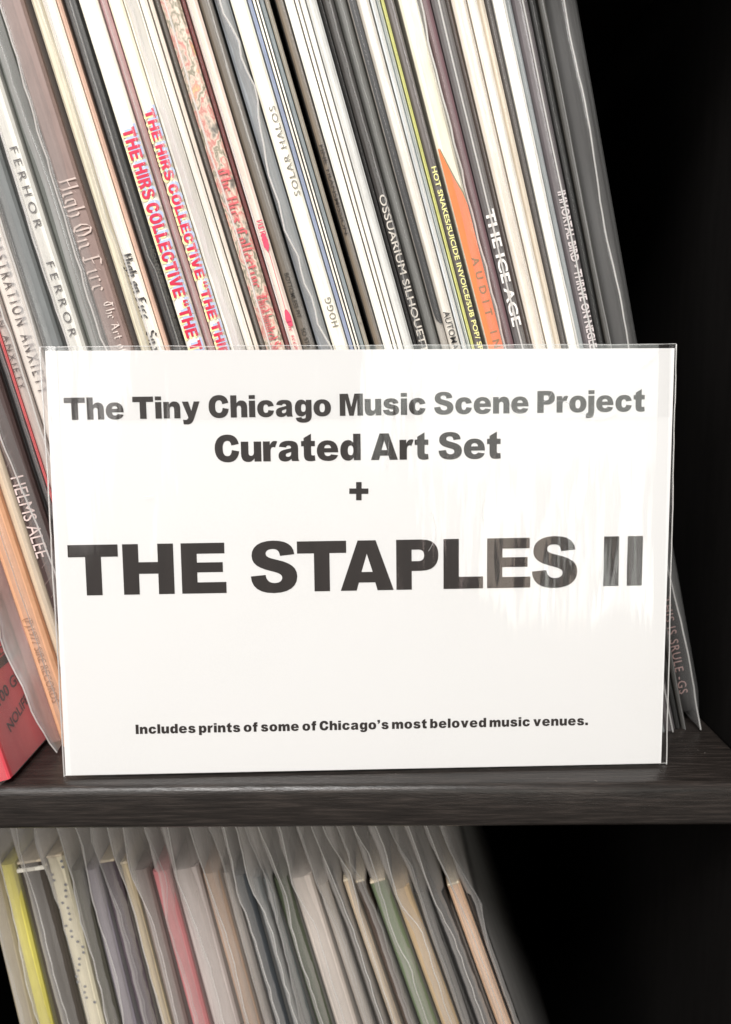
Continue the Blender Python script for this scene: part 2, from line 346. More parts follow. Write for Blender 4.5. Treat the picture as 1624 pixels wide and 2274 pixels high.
BL = {
'i': [[(.05,.5),(.12,.58),(.12,.06),(.2,0)],[(.09,.72),(.17,.8)]], 'n': [[(.05,.5),(.12,.58),(.12,.02)],[(.14,.5),(.3,.6),(.38,.52),(.38,.06),(.46,0)]],
'h': [[(.05,.92),(.12,1),(.12,.02)],[(.14,.5),(.3,.6),(.38,.5),(.38,.1),(.28,-.1)]], 'g': [[(.36,.58),(.14,.58),(.1,.5),(.1,.12),(.22,.02),(.36,.12)],[(.36,.6),(.36,-.15),(.2,-.25),(.06,-.18)]],
'o': [[(.1,.5),(.1,.1),(.22,0),(.36,.12),(.36,.5),(.24,.6),(.1,.5)]], 'F': [[(.15,.95),(.15,.05)],[(.05,.9),(.25,1),(.5,.92)],[(.15,.5),(.42,.55)],[(0,.1),(.15,0),(.3,.05)]],
'r': [[(.05,.5),(.12,.58),(.12,.02)],[(.14,.48),(.26,.6),(.34,.54)]], 'e': [[(.34,.1),(.22,0),(.1,.1),(.1,.5),(.22,.6),(.34,.48),(.12,.3)]],
'f': [[(.12,0),(.12,.9),(.22,1),(.34,.94)],[(0,.55),(.3,.58)]], 't': [[(.12,.85),(.12,.1),(.22,0),(.3,.05)],[(0,.56),(.3,.58)]],
's': [[(.34,.5),(.22,.6),(.1,.48),(.34,.16),(.22,0),(.08,.1)]], 'a': [[(.08,.52),(.22,.6),(.34,.5),(.34,.06),(.42,0)],[(.34,.32),(.1,.22),(.1,.08),(.2,0),(.34,.1)]],
'k': [[(.05,.92),(.12,1),(.12,.02)],[(.36,.58),(.14,.32),(.38,.04)]], 'c': [[(.34,.5),(.22,.6),(.1,.5),(.1,.1),(.22,0),(.34,.08)]],
'd': [[(.2,.9),(.36,.5),(.36,.12),(.22,0),(.1,.12),(.1,.5),(.24,.6),(.36,.48)]], 'l': [[(.05,.92),(.12,1),(.12,.08),(.2,0)]],
'v': [[(.05,.52),(.1,.58),(.12,.1),(.22,0),(.36,.16),(.36,.5),(.28,.6)]], 'u': [[(.05,.52),(.12,.58),(.12,.08),(.2,0),(.34,.1)],[(.36,.58),(.36,.06),(.44,0)]],
'H': [[(0,.9),(.14,1),(.14,.05),(.02,0)],[(.14,.5),(.44,.56)],[(.36,.92),(.5,1),(.5,.1),(.4,-.05)]], 'S': [[(.5,.85),(.3,1),(.1,.85),(.14,.6),(.46,.42),(.5,.15),(.3,0),(.06,.12)]],
'T': [[(0,.85),(.2,1),(.55,.92)],[(.28,.95),(.1,.5),(.14,.15),(.3,0),(.5,.1)],[(.34,.9),(.34,.1)]], 'A': [[(.1,.1),(.3,.95),(.5,.1),(.56,0)],[(.18,.4),(.45,.42)],[(0,.85),(.3,.95)]],
'O': [[(.14,.85),(.06,.5),(.14,.12),(.32,0),(.52,.14),(.56,.5),(.48,.88),(.28,1),(.14,.85)],[(.3,.9),(.3,.1)]], 'I': [[(0,.9),(.2,1),(.4,.92)],[(.2,.95),(.2,.05)],[(0,.1),(.2,0),(.36,.06)]],
'R': [[(.12,.95),(.12,.02)],[(0,.88),(.2,1),(.46,.86),(.42,.62),(.14,.5)],[(.26,.52),(.42,.1),(.54,.02)]], 'C': [[(.5,.85),(.3,1),(.1,.8),(.08,.2),(.28,0),(.52,.12)],[(.3,.92),(.3,.1)]],
'D': [[(.12,.95),(.12,.02)],[(0,.9),(.3,1),(.52,.75),(.5,.2),(.3,0),(.06,.06)]], 'm': [[(.05,.5),(.12,.58),(.12,.02)],[(.14,.5),(.28,.6),(.34,.52),(.34,.02)],[(.36,.5),(.5,.6),(.56,.52),(.56,.06),(.64,0)]],
}
def text_black(s, nib=.11):
    vs, fs, x = [], [], 0
    a = R(38); nx, ny = cos(a)*nib/2, sin(a)*nib/2
    for ch in s:
        if ch == ' ': x += .3; continue
        mx = 0
        for pl in BL.get(ch, BL['n']):
            for (x0, y0), (x1, y1) in zip(pl, pl[1:]):
                k = len(vs)
                q = [(x+x0-nx, y0-ny), (x+x0+nx, y0+ny), (x+x1+nx, y1+ny), (x+x1-nx, y1-ny)]
                vs += [(u*100, v*100) for u, v in q]; fs.append((k, k+1, k+2, k+3))
            mx = max(mx, max(p[0] for p in pl))
        x += mx+.1
    return vs, fs

def letter_mesh(data, fit, fn, stag=0.0):
    """data in glyph units -> mesh; fit = length in metres; fn(u along, v up, k) -> point; v scaled so cap 100 -> 1"""
    vs, fs = data
    x0 = min(v[0] for v in vs); x1 = max(v[0] for v in vs)
    k = fit/(x1-x0)
    if stag:        # crossing strokes each a hair prouder than the last
        lift = {}
        for i, f in enumerate(fs):
            for a in f: lift[a] = (i % 9)*stag
        pts = [fn((v[0]-x0)*k, v[1]/100, lift.get(j, 0)) for j, v in enumerate(vs)]
    else: pts = [fn((v[0]-x0)*k, v[1]/100, 0) for v in vs]
    return mesh(pts, fs)

# ------------------------------------------------------------------ the shelving unit
FRONT = .2655; XL, XR = -.262, .1475; T = .0172; TOP = .335; LOW = -.369
unit = thing('shelving_unit', 'black brown laminate shelving unit holding two rows of vinyl records', 'shelving unit', (0, FRONT, 0))
def board(name, x0, x1, y0, y1, z0, z1, mat, bev=.0012):
    me = box_mesh(x0, x1, y0-FRONT, y1-FRONT, z0, z1, bev, 3)
    return link(name, me, mat, unit, smooth=True)
board('shelf_board', XL, XR, FRONT, .655, -T, 0, LAM, .0032)
board('top_board', XL, XR, FRONT, .655, TOP, TOP+T, LAM)
board('bottom_board', XL, XR, FRONT, .655, LOW-T, LOW, LAM)
board('side_panel', XR+.0002, XR+T, FRONT, .655, LOW-T, TOP+T, LAM_SHADED)
board('side_panel', XL-T, XL-.0002, FRONT, .655, LOW-T, TOP+T, LAM_SHADED)
board('back_panel', XL-T, XR+T, .6555, .660, LOW-T, TOP+T, LAM_SHADED, .0005)

# ------------------------------------------------------------------ a record in its jacket and plastic sleeve
H12 = .315
def jacket_mesh(w0, w1, H=H12, D=.313, amp=.0, seed=0, rc=.0009, nz=14, top=True):
    wb = wob(amp, seed, (3, 7, 13)) if amp else (lambda z: 0)
    prof = lambda w: [(0, D), (0, min(rc*1.6, w*.4)), (min(rc, w*.25), .0003), (w*.5, 0), (w-min(rc, w*.25), .0003), (w, min(rc*1.6, w*.4)), (w, D)]
    vs, fs = [], []; n = 7
    for i in range(nz+1):
        z = H*i/nz; w = w0+(w1-w0)*i/nz; o = wb(z)*min(1, 1)
        for (x, y) in prof(w): vs.append((x+o, y, z))
    for i in range(nz):
        for k in range(n):
            a, b = i*n+k, i*n+(k+1) % n
            fs.append((a, b, b+n, a+n))
    fs.append(tuple(range(n))[::-1]); fs.append(tuple(nz*n+k for k in range(n)))
    return mesh(vs, fs)

def sleeve_mesh(w0, w1, H, gap, proud, frac, wander, seed, D=.31, nz=64, tail=0.0, over=0.0, flare=0.0):
    """folded plastic: up the left side, out to the welded seam in front, back along the right side"""
    wb = wander; vs, fs = [], []; n = 9; seam = []
    rs = random.Random(seed)
    fl = wob(flare, seed+5, (17, 31, 60)) if flare else (lambda z: 0)
    for i in range(nz+1):
        z = H*(i/nz)
        w = w0+(w1-w0)*i/nz
        xs = w*frac+wb(z); p = proud*(1+.25*sin(z*90+seed))
        lo = 0
        if tail:       # the closed corner at the bottom draws in to a point at the seam
            q = max(0, 1-z/tail); lo = q**1.5
        e = fl(z)*(max(0, z-H12*.93)/(H12*.07)) if (over and z > H12*.93) else 0
        L = -gap+(xs+gap)*lo+e; Rr = w+gap-(w+gap-xs)*lo+e*1.4
        row = [(L, D), (L, .004), (L+(xs-L)*.35, .0008-p*.25), (L+(xs-L)*.8, -p*.75), (xs, -p), (xs+(Rr-xs)*.2, -p*.75), (xs+(Rr-xs)*.65, .0008-p*.25), (Rr, .004), (Rr, D)]
        vs += [(x, y, z) for x, y in row]; seam.append((xs, -p, z))
    for i in range(nz):
        for k in range(n-1):
            a = i*n+k; fs.append((a, a+1, a+1+n, a+n))
    return mesh(vs, fs), seam
def seam_mesh(seam, wid, deep=.0006):
    vs, fs = [], []
    for (x, y, z) in seam: vs += [(x-wid/2, y+deep*.3, z), (x, y-deep*.5, z), (x+wid/2, y+deep*.3, z)]
    for i in range(len(seam)-1):
        for k in (0, 1):
            a = i*3+k; fs.append((a, a+1, a+4, a+3))
    return mesh(vs, fs)

def Z1(off, z): return off+z/3.75
r1 = lambda x: x/3.75
r2 = lambda x: 397+x/3.75
r3 = lambda x: 757.9+x/3.75
r4 = lambda x: 1118.8+x/3.75
yy = lambda y: 317.6+y/3.75
YA, YB = 325.6, 768.0
sl = lambda xb, k=.33: xb-k*442.4

# name key, label, (left top, left bottom, right top, right bottom) in photo points, cover colour, set back (m),
# sleeve (film, seam material, seam place across the spine, how far proud, waviness), lettering
F0, F1, F2, F3 = FILM_CLEAR, FILM_MID, FILM_MILK, FILM_WHITE
REC = [
 ('grey pink jacket wedged between the red box jacket and the orange spine', sl(-205), -205, sl(-166), -166, (192,142,140), .004, (F2, SEAM, .55, .012, .0030), []),
 ('tan orange spine with small faint copyright line beside the white card', sl(-166), -166, sl(-114), -114, (220,168,132), .0, (F1, SEAM_DIM, .55, .001, .0004), [('L', '(P)1977 SIRE RECORDS', 1372, 1560, (170,122,90), .5, .40, 0, dict())]),
 ('plain cream spine between the orange spine and a dark brown one', sl(-114), -114, sl(-84), -84, (206,188,164), .002, (F1, None, .9, .0006, .0003), []),
 ('dark brown spine with pale diagonal scratches and thin white band name', sl(-82), -82, sl(-26), -26, (66,52,50), .001, (F1, SEAM, .42, .002, .0012), [('L', 'HELMS ALEE', 1057, 1236, (225,205,200), .42, .62, 0, dict()), ('SCR',)]),
 ('black spine in a cloudy sleeve right of the scratched brown one', sl(-25, .335), -25, sl(-1, .335), -1, (30,28,28), .003, (F1, SEAM_DIM, .8, .001, .0005), []),
 ('very thin red spine at the far left behind the card edge', sl(0, .335), 0, sl(7, .335), 7, (200,90,92), .0015, (F0, None, .5, .0004, .0003), []),
 ('grey spine lettered in spaced capitals, the lower and left of two alike', sl(8), 8, sl(35), 35, (168,155,148), .0, (F1, SEAM, .98, .001, .0006), [('L', 'CASTRATION ANXIETY', 545, 862, (78,68,66), .50, .62, 0, dict(track=1.5))]),
 ('pale grey spine lettered in spaced capitals, right of its darker twin', sl(37), 37, sl(92), 92, (196,188,180), .0, (F2, SEAM, .97, .0014, .0008), [('L', 'CASTRATION ANXIETY', 522, 872, (84,76,74), .56, .52, 0, dict(track=1.5))]),
 ('plain slate grey spine between two white seamed sleeves', r1(-180), r1(372), r1(5), r1(488), (104,107,107), .001, (F1, SEAM_DIM, .08, .001, .0006), []),
 ('off-white spine with a thin spiky name printed twice down it', r1(45), r1(545), r1(185), r1(700), (205,203,196), .0, (F1, SEAM, .1, .0016, .0006), [('L', 'FERHOR', 326, 506, (84,80,80), .56, .50, 0, dict(track=1.6, bold=-.6)), ('L', 'FERROR', 582, 748, (84,80,80), .56, .50, 0, dict(track=1.6, bold=-.6))]),
 ('dark green grey spine in a striped cloudy sleeve', r1(192), r1(705), r1(362), r1(885), (74,77,72), .002, (F2, SEAM_DIM, .55, .002, .001), []),
 ('brown grey spine with outlined blackletter title under a wavy seam', r1(372), r1(892), r1(575), r1(1095), (128,108,102), .0, (F1, SEAM, .08, .002, .0016), [('B', 'High On Fire', 392, 646, (196,178,170), .5, .80, 0, dict(nib=.10)), ('B', 'The Art of Self Defense', 668, 930, (215,200,192), .6, .40, 0, dict())]),
 ('yellowed cream spine half hidden by a white one', r1(632), r1(1130), r1(720), r1(1235), (200,192,170), .002, (F1, SEAM_DIM, .9, .001, .0004), []),
 ('white spine with bold black blackletter title', r1(725), r1(1240), r1(840), r1(1355), (238,233,222), .0, (F1, SEAM, .32, .001, .0003), [('B', 'High on Fire', 560, 708, (38,34,34), .46, .72, 0, dict(nib=.20)), ('B', 'Snakes for the Divine', 733, 985, (38,34,34), .45, .78, 0, dict(nib=.17))]),
 ('thin pinkish tan spine left of the black one', r1(843), r1(1358), r1(882), r1(1402), (205,170,150), .001, (F0, None, .5, .0005, .0003), []),
 ('black spine with barely visible grey lettering beside the red lettered pair', r1(890), r1(1410), r1(1028), r1(1543), (20,19,19), .001, (F0, SEAM_DIM, .55, .001, .0003), [('L', 'HIGH ON FIRE', 550, 640, (74,72,66), .78, .34, 0, dict(bold=1)), ('L', 'BLESSED BLACK WINGS', 660, 800, (64,62,58), .78, .34, 0, dict(bold=1))]),
 ('white spine with crimson lettering shadowed yellow and blue, brighter left one of the pair', r1(1032), r1(1547), r1(1198), r1(1702), (246,240,226), -.0005, (F0, None, .95, .0005, .0002), [('HIRS', 284, 1026)]),
 ('thin mauve spine between the two crimson lettered ones', r1(1203), r1(1708), r1(1250), r1(1785), (172,132,136), .001, (F1, SEAM_DIM, .5, .001, .0004), []),
 ('cream spine with crimson lettering shadowed in yellow and blue, the right of the pair', r1(1254), r1(1792), r2(-92), r2(412), (234,226,205), .0005, (F1, None, .95, .0008, .0004), [('HIRS', 243, 984)]),
 ('white spine in a bulky crinkled clear sleeve', r2(-88), r2(416), r2(38), r2(545), (232,228,220), .0, (F3, SEAM, .75, .004, .0016), []),
 ('white double spine with a fine dark line', r2(42), r2(552), r2(106), r2(618), (236,231,222), .0, (F0, None, .5, .0005, .0003), []),
 ('narrow white spine just left of the dark gap before the collage', r2(112), r2(624), r2(150), r2(660), (226,216,204), .001, (F0, None, .5, .0005, .0003), []),
 ('dark taupe spine left of the collage print', r2(154), r2(665), r2(203), r2(718), (84,78,72), .003, (F1, None, .5, .0006, .0003), []),
 ('spine printed with a pink, green and yellow collage and red blackletter', r2(207), r2(722), r2(383), r2(878), 'collage', -.0005, (F0, SEAM, .28, .0012, .0005), [('B', 'The Hirs Collective', 372, 640, (205,90,95), .58, .62, 0, dict(nib=.16)), ('B', 'Third hundred Songs', 655, 800, (205,80,90), .58, .62, 0, dict(nib=.16))]),
 ('thin maroon spine right of the collage print', r2(387), r2(884), r2(413), r2(928), (104,52,52), .001, (F0, None, .5, .0005, .0003), []),
 ('pale pink spine with small red blackletter and a long stemmed rose', r2(417), r2(934), r2(520), r2(1023), (228,210,198), .0, (F0, SEAM, .12, .0008, .0003), [('B', 'HIRS', 487, 540, (205,60,90), .62, .55, 0, dict(nib=.14)), ('ROSE',), ('B', 'the second hundred songs', 712, 905, (205,60,90), .58, .46, 0, dict(nib=.12))]),
 ('wide dark olive brown spine with small dark lettering', r2(524), r2(1030), r2(636), r2(1140), (96,88,78), .001, (F1, None, .9, .0008, .0003), [('L', 'BOTTOMLESS PIT', 606, 705, (40,35,30), .45, .40, 0, dict(bold=1)), ('L', 'SO STR', 728, 772, (40,35,30), .45, .40, 0, dict(bold=1))]),
 ('blue grey spine in a loose sleeve with a meandering white seam', r2(655), r2(1155), r2(790), r2(1262), (128,132,136), .001, (F1, SEAM, .5, .0035, .0042), []),
 ('warm cream spine with thin grey capitals reading upward', r2(797), r2(1272), r2(930), r2(1408), (240,234,218), .0, (F0, None, .9, .0006, .0003), [('U', 'SOLAR HALOS', 435, 236, (120,116,106), .62, .42, 0, dict(bold=1, track=1.2)), ('U', 'HOGG', 726, 662, (120,116,106), .56, .46, 0, dict(bold=1, track=1.2))]),
 ('thin powder blue spine', r2(933), r2(1412), r2(972), r2(1448), (140,150,175), .001, (F0, None, .5, .0005, .0003), []),
 ('very thin white spine right of the powder blue one', r2(976), r2(1452), r2(998), r2(1475), (240,234,222), .0, (F0, None, .5, .0005, .0003), []),
 ('hair thin white spine against the dull blue one', r2(1006), r2(1482), r2(1026), r2(1502), (244,240,232), .0, (F0, None, .5, .0005, .0003), []),
 ('dull blue spine beside two hair thin white ones', r2(1029), r2(1506), r2(1066), r2(1546), (136,146,150), .001, (F1, None, .5, .0006, .0003), []),
 ('tan grey spine between the dull blue spine and a black gap', r2(1069), r2(1549), r2(1112), r2(1588), (150,142,126), .001, (F1, None, .5, .0006, .0003), [('L', 'V A I', 638, 720, (110,96,84), .5, .4, 0, dict())]),
 ('worn brown spine with smudged dark capitals', r2(1150), r3(288), r2(1218), r3(352), (112,100,86), .002, (F1, None, .9, .0008, .0003), [('L', 'FINE TRANSMISSION', 322, 520, (44,34,26), .5, .62, 0, dict(bold=3))]),
 ('broad white spine, first of a run of white ones', r2(1224), r3(358), r2(1300), r3(432), (246,242,234), -.0005, (F0, None, .5, .0005, .0003), []),
 ('thin white spine, second of the run of white ones', r2(1306), r3(438), r2(1336), r3(470), (238,232,222), .0, (F0, None, .5, .0004, .0002), []),
 ('white spine in the middle of the white run with a grey edge', r2(1341), r3(475), r2(1386), r3(524), (232,229,222), .0005, (F0, None, .5, .0004, .0002), []),
 ('pale silver grey spine closing the white run', r2(1390), r3(529), r2(1478), r3(616), (204,204,200), .0, (F0, None, .5, .0006, .0003), []),
 ('narrow black spine right of the silver grey one', r3(128), r3(632), r3(165), r3(655), (44,42,41), .003, (F0, None, .5, .0006, .0003), []),
 ('dark grey spine with slender capitals crossed by a grey seam', r3(168), r3(658), r3(298), r3(720), (60,57,55), .001, (F0, SEAM_DIM, .55, .0014, .0008), [('L', 'OSSUARIUM SILHOUETTE', 432, 798, (205,198,188), .5, .72, 0, dict(bold=1))]),
 ('mid grey spine in a streaky sleeve', r3(302), r3(724), r3(388), r3(830), (92,92,88), .002, (F1, None, .5, .002, .001), []),
 ('charcoal spine with a rounded worn lower end', r3(392), r3(834), r3(478), r3(882), (165,160,152), .0, (F0, None, .5, .0006, .0003), [('PRN', 'dark_print', (48,48,49), [(-60,0,1),(325,0,1),(690,0,1),(706,.12,1),(714,.35,1),(720,.75,1)])]),
 ('light grey spine with narrow black capitals near the card', r3(482), r3(886), r3(556), r3(1006), (214,208,198), .0, (F0, None, .9, .0006, .0003), [('L', 'AUTOMATIC', 691, 806, (50,48,48), .5, .62, 0, dict(bold=1))]),
 ('bluish white spine in a ribbed sleeve', r3(562), r3(1012), r3(610), r3(1052), (214,220,222), .0, (F1, SEAM, .6, .001, .0003), []),
 ('second bluish white spine touching the yellow green one', r3(615), r3(1056), r3(648), r3(1084), (204,210,208), .001, (F1, SEAM_DIM, .5, .0008, .0003), []),
 ('thin yellow green spine', r3(652), r3(1087), r3(682), r3(1112), (200,200,120), .0, (F0, None, .5, .0005, .0003), []),
 ('dark grey spine with yellow hand drawn capitals', r3(684), r3(1114), r3(772), r3(1180), (100,94,92), .0, (F0, None, .9, .0006, .0003), [('L', 'HOT SNAKES/SUICIDE INVOICE/SUB POP/ SP', 370, 778, (232,228,150), .62, .60, 0, dict(bold=2.5))]),
 ('cream spine whose bright orange print widens downward, with widely spaced olive capitals', r3(800), r3(1215), r3(960), r3(1345), (236,230,208), -.0005, (F1, SEAM, 1.0, .003, .0012), [('PRN', 'orange_print', (236,118,66), [(325,.0,.08),(360,0,.30),(400,0,.58),(430,0,.84),(460,0,1),(900,0,1),(1500,0,1)]), ('PRN', 'green_line', (128,128,92), [(325,.09,.15),(360,.31,.38),(400,.59,.67),(430,.85,.94),(452,.97,1)]), ('L', 'AUDIT IN PROGRESS', 571, 1010, (150,112,62), .6, .46, 0, dict(bold=2.5, track=2.0))]),
 ('thin mauve brown spine left of the white lettered grey one', r3(985), r3(1375), r3(1085), r3(1433), (118,92,96), .001, (F1, None, .3, .0006, .0004), []),
 ('grey spine with bold white capitals split by a white seam', r3(1088), r3(1438), r3(1184), r3(1552), (104,101,101), .0, (F0, SEAM, .45, .0012, .0001), [('L', 'THE ICE AGE', 464, 724, (238,234,230), .5, .74, 0, dict(bold=4))]),
 ('dark brown narrow spine before the broad cream ones', r3(1187), r3(1556), r3(1224), r3(1598), (78,66,60), .002, (F1, None, .5, .0006, .0003), []),
 ('cream spine with a soft brown left edge', r3(1228), r3(1602), r4(5), r4(345), (222,212,198), .0, (F1, SEAM_DIM, .8, .001, .0004), []),
 ('brighter cream spine, widest on the right half', r4(12), r4(352), r4(78), r4(428), (240,235,226), -.0005, (F0, None, .5, .0006, .0003), []),
 ('tan edged cream spine left of the charcoal strip', r4(83), r4(433), r4(128), r4(495), (214,202,184), .001, (F0, None, .5, .0006, .0003), []),
 ('charcoal strip like spine between cream and white', r4(135), r4(502), r4(184), r4(553), (84,80,78), .002, (F0, None, .5, .0005, .0003), []),
 ('clean white spine right of the charcoal strip', r4(188), r4(557), r4(288), r4(638), (246,243,234), -.0005, (F0, SEAM, .8, .0008, .0003), []),
 ('thin blue grey spine right of the clean white one', r4(293), r4(643), r4(338), r4(678), (150,156,158), .0005, (F1, None, .5, .0006, .0003), []),
 ('dark mauve grey spine with small pale capitals on a white seam line', r4(343), r4(682), r4(475), r4(788), (98,92,94), .0, (F0, SEAM, .62, .001, .0001), [('L', 'IMMORTAL BIRD - THRIVE ON NEGLECT', 424, 800, (206,196,196), (.62), .56, 0, dict(bold=3.5))]),
 ('black spine left of the last sleeve', r4(480), r4(793), r4(560), r4(860), (26,26,25), .002, (F0, None, .5, .0006, .0003), []),
 ('near black spine with fine olive lines', r4(565), r4(865), r4(625), r4(915), (60,58,54), .001, (F1, SEAM_DIM, .5, .001, .0003), []),
 ('black rightmost record in a loose grey sleeve with pointed lower corner', r4(630), r4(920), r4(880), r4(1140), (42,40,40), .001, (F1, SEAM, .40, .006, .0006), [('L', 'THIS IS SRULE -GS', 1335, 1553, (206,170,165), .38, .42, 0, dict(bold=0, track=1.15))]),
]
def surfY(px):      # the right hand records stand a little deeper
    t = max(0, (px-900)/480.0); return .2975+.014*t**1.6
def line_xz(lt, lb):
    a = at_y(lt, YA, surfY(lt)); b = at_y(lb, YB, surfY(lb)); ZM = .19
    f = (ZM-b.z)/(a.z-b.z); return b.x+(a.x-b.x)*f, (b.x-a.x)/(a.z-b.z)
ZM = .19
L_all = []
for r_ in REC:
    L_all.append(line_xz(r_[1], r_[2])); L_all.append(line_xz(r_[3], r_[4]))
px_, pk_ = np.array([q[0] for q in L_all]), np.array([q[1] for q in L_all])
coef = np.polyfit(px_, pk_, 4)
lean = lambda x: float(np.polyval(coef, x))

def letters_down(root, s, kind, z_hi, z_lo, wfun, frac, cap, rgb, opt, up=False, name='lettering', dx=0, dz=0, y=-.0002):
    data = {'L': lambda: text_light(s, opt.get('bold', 0), opt.get('track', 1)), 'B': lambda: text_black(s, opt.get('nib', .11)), 'H': lambda: text_heavy(s, gap=opt.get('gap', 14), space=34)}[kind]()
    zc = (z_hi+z_lo)/2; w = wfun(zc); ch = w*cap
    x0 = lambda z: wfun(z)*frac+dx
    if not up: fn = lambda u, v, l: (x0(z_hi-u)-ch/2+v*ch, y-l, z_hi-u+dz)
    else: fn = lambda u, v, l: (x0(z_lo+u)+ch/2-v*ch, y-l, z_lo+u+dz)
    me = letter_mesh(data, z_hi-z_lo, fn, 2e-6 if kind == 'B' else 0)
    return link(name, me, ink_mat(rgb), root)

xprev = None
for idx, (label, lt, lb, rt, rb, col, back, slv, txt) in enumerate(REC):
    Yf = (surfY(lb)+surfY(rb))/2+back
    xl, _ = line_xz(lt, lb); xr, _ = line_xz(rt, rb)
    if xprev is not None: xl = max(xl, xprev+.0001)
    xprev = xr
    kl, kr = lean(xl), lean(xr); ins = .00014
    th = math.atan(kl)
    O = Vector((xl+ins+kl*ZM, Yf, 0)); ex = Vector((cos(th), 0, sin(th))); ez = Vector((-sin(th), 0, cos(th)))
    # right boundary in local coordinates
    def loc(x, z):
        d = Vector((x, 0, z))-Vector((O.x, 0, 0)); return d.dot(ex), d.dot(ez)
    p0, p1 = loc(xr-ins+kr*ZM, 0), loc(xr-ins-kr*(.30-ZM), .30)
    wz = lambda z, p0=p0, p1=p1: max(.0004, p0[0]+(p1[0]-p0[0])*(z-p0[1])/(p1[1]-p0[1]))
    root = thing('vinyl_record', label, 'record', O, (0, -th, 0), 'records leaning in the upper compartment')
    w0, w1 = wz(0), wz(H12)
    mat = collage_mat() if col == 'collage' else cover_mat(col)
    tail = .014 if idx == len(REC)-1 else 0
    jm = jacket_mesh(w0, w1, amp=.0, seed=idx)
    j = link('jacket', jm, mat, root)
    if tail:
        j.location = (0, .006, .004)
    film, smat, frac, proud, amp = slv
    if film is not None:
        wd = kinks(amp*.8, idx*3+1, 9, crinkle=.2)
        sm, seam = sleeve_mesh(w0, w1, H12+.001, .0002, proud, frac, wd, idx, tail=tail)
        so = link('plastic_sleeve', sm, film, root, smooth=True)
        if smat is not None:
            link('seam', seam_mesh(seam, .00062 if smat is SEAM else .0004), smat, so)
    def z_at(py, lt=lt, lb=lb, rt=rt, rb=rb):
        f = (py-YA)/(YB-YA); px = (lt+rt)/2+((lb+rb)/2-(lt+rt)/2)*f
        p = at_y(px, py, Yf); return (p-O).dot(ez)
    for t in txt:
        if t[0] in 'LBU' and len(t[0]) == 1:
            k, s, ya, yb, rgb, fr, cap, _, opt = t
            if k == 'U': letters_down(root, s, 'L', z_at(yb), z_at(ya), wz, fr, cap, rgb, opt, up=True)
            else: letters_down(root, s, k, z_at(ya), z_at(yb), wz, fr, cap, rgb, opt, y=(.0055 if tail else -.0003))
        elif t[0] == 'HIRS':
            a, b = z_at(t[1]), z_at(t[2]); s = 'THE HIRS COLLECTIVE qTHE THIRD 100 SONGS'
            for nm, rgb, dx, dz, y in (('yellow_shadow', (244,230,165), -.0007, -.0006, -.00015), ('blue_shadow', (170,185,215), .0007, .0009, -.0002), ('lettering', (196,24,66), 0, 0, -.0003)):
                letters_down(root, s, 'H', a, b, wz, .53, .70, rgb, dict(gap=13), name=nm, dx=dx, dz=dz, y=y)
        elif t[0] == 'PRN':
            vs, fs = [], []
            for (py, fa_, fb_) in t[3]:
                z = min(max(z_at(py), .001), H12-.001); w = wz(z); vs += [(w*(.04+.92*fa_), -.00012, z), (w*(.04+.92*(fa_+fb_)/2), -.00016, z), (w*(.04+.92*fb_), -.00012, z)]
            for q in range(len(t[3])-1):
                fs += [(q*3, q*3+1, q*3+4, q*3+3), (q*3+1, q*3+2, q*3+5, q*3+4)]
            link(t[1], mesh(vs, fs), cover_mat(t[2], streak=.06), root)
        elif t[0] == 'ROSE':
            za, zb = z_at(560), z_at(690); w = wz((za+zb)/2)
            pts, fs = [], []
            pts += [(w*.68, -.0003, za), (w*.60, -.0003, zb), (w*.55, -.0003, zb), (w*.63, -.0003, za)]; fs.append((0, 1, 2, 3))
            link('rose_stem', mesh(pts, fs), ink_mat((190,50,80)), root)
            for zc, rr in ((za+.0035, .30), (zb-.0030, .34)):
                n = 14; rs = random.Random(int(zc*1e5))
                pts = [(w*.62+cos(6.283*i/n)*w*rr*(.75+.3*rs.random()), -.0003, zc+sin(6.283*i/n)*.0036*(.75+.3*rs.random())) for i in range(n)]
                link('rose_flower', mesh(pts, [tuple(range(n))]), ink_mat((205,70,100)), root)
        elif t[0] == 'SCR':
            rs = random.Random(4); vs, fs = [], []
            for i in range(46):
                z = .01+i*.0058+rs.random()*.003; w = wz(z); x0 = w*(.02+.3*rs.random()); x1 = x0+w*(.25+.4*rs.random()); x1 = min(x1, w*.97)
                dz = (x1-x0)*.75; k = len(vs); q = .00014
                vs += [(x0, -.0001, z-q), (x1, -.0001, z+dz-q*.3), (x1, -.0001, z+dz+q*.3), (x0, -.0001, z+q)]; fs.append((k, k+1, k+2, k+3))
            link('scratch_print', mesh(vs, fs), ink_mat((140,122,118)), root)

# ------------------------------------------------------------------ the red jacket at the far left, pulled forward
TH = math.atan(.25)
XB = -.1312; WG = .009
gp = thing('vinyl_record', 'bright red jacket in clear sleeve standing over the shelf edge at far left', 'record', (XB-WG*cos(TH)-.0002, .268, 0), (0, -TH, 0), 'records leaning in the upper compartment')
def red_mat():
    m, nt, b = newmat('red_cover_print')
    tc = N(nt, 'ShaderNodeTexCoord')
    n1 = noise(nt, mapped(nt, (30, 30, 30)), 1, 3)
    rp = ramp(nt, n1.outputs['Fac'], [(.3, lin((226, 74, 88))), (.7, lin((242, 104, 112)))])
    nt.links.new(rp.outputs[0], b.inputs['Base Color'])
    b.inputs['Roughness'].default_value = .3; return m
GW = WG
link('jacket', jacket_mesh(GW, GW, rc=.0006), red_mat(), gp)
sm, seam = sleeve_mesh(GW, GW, H12+.001, .0005, .009, .5, wob(.0012, 5), 77)
so = link('plastic_sleeve', sm, FILM_MID, gp, smooth=True); link('seam', seam_mesh(seam, .0005), SEAM, so)
bpy.context.view_layer.update()
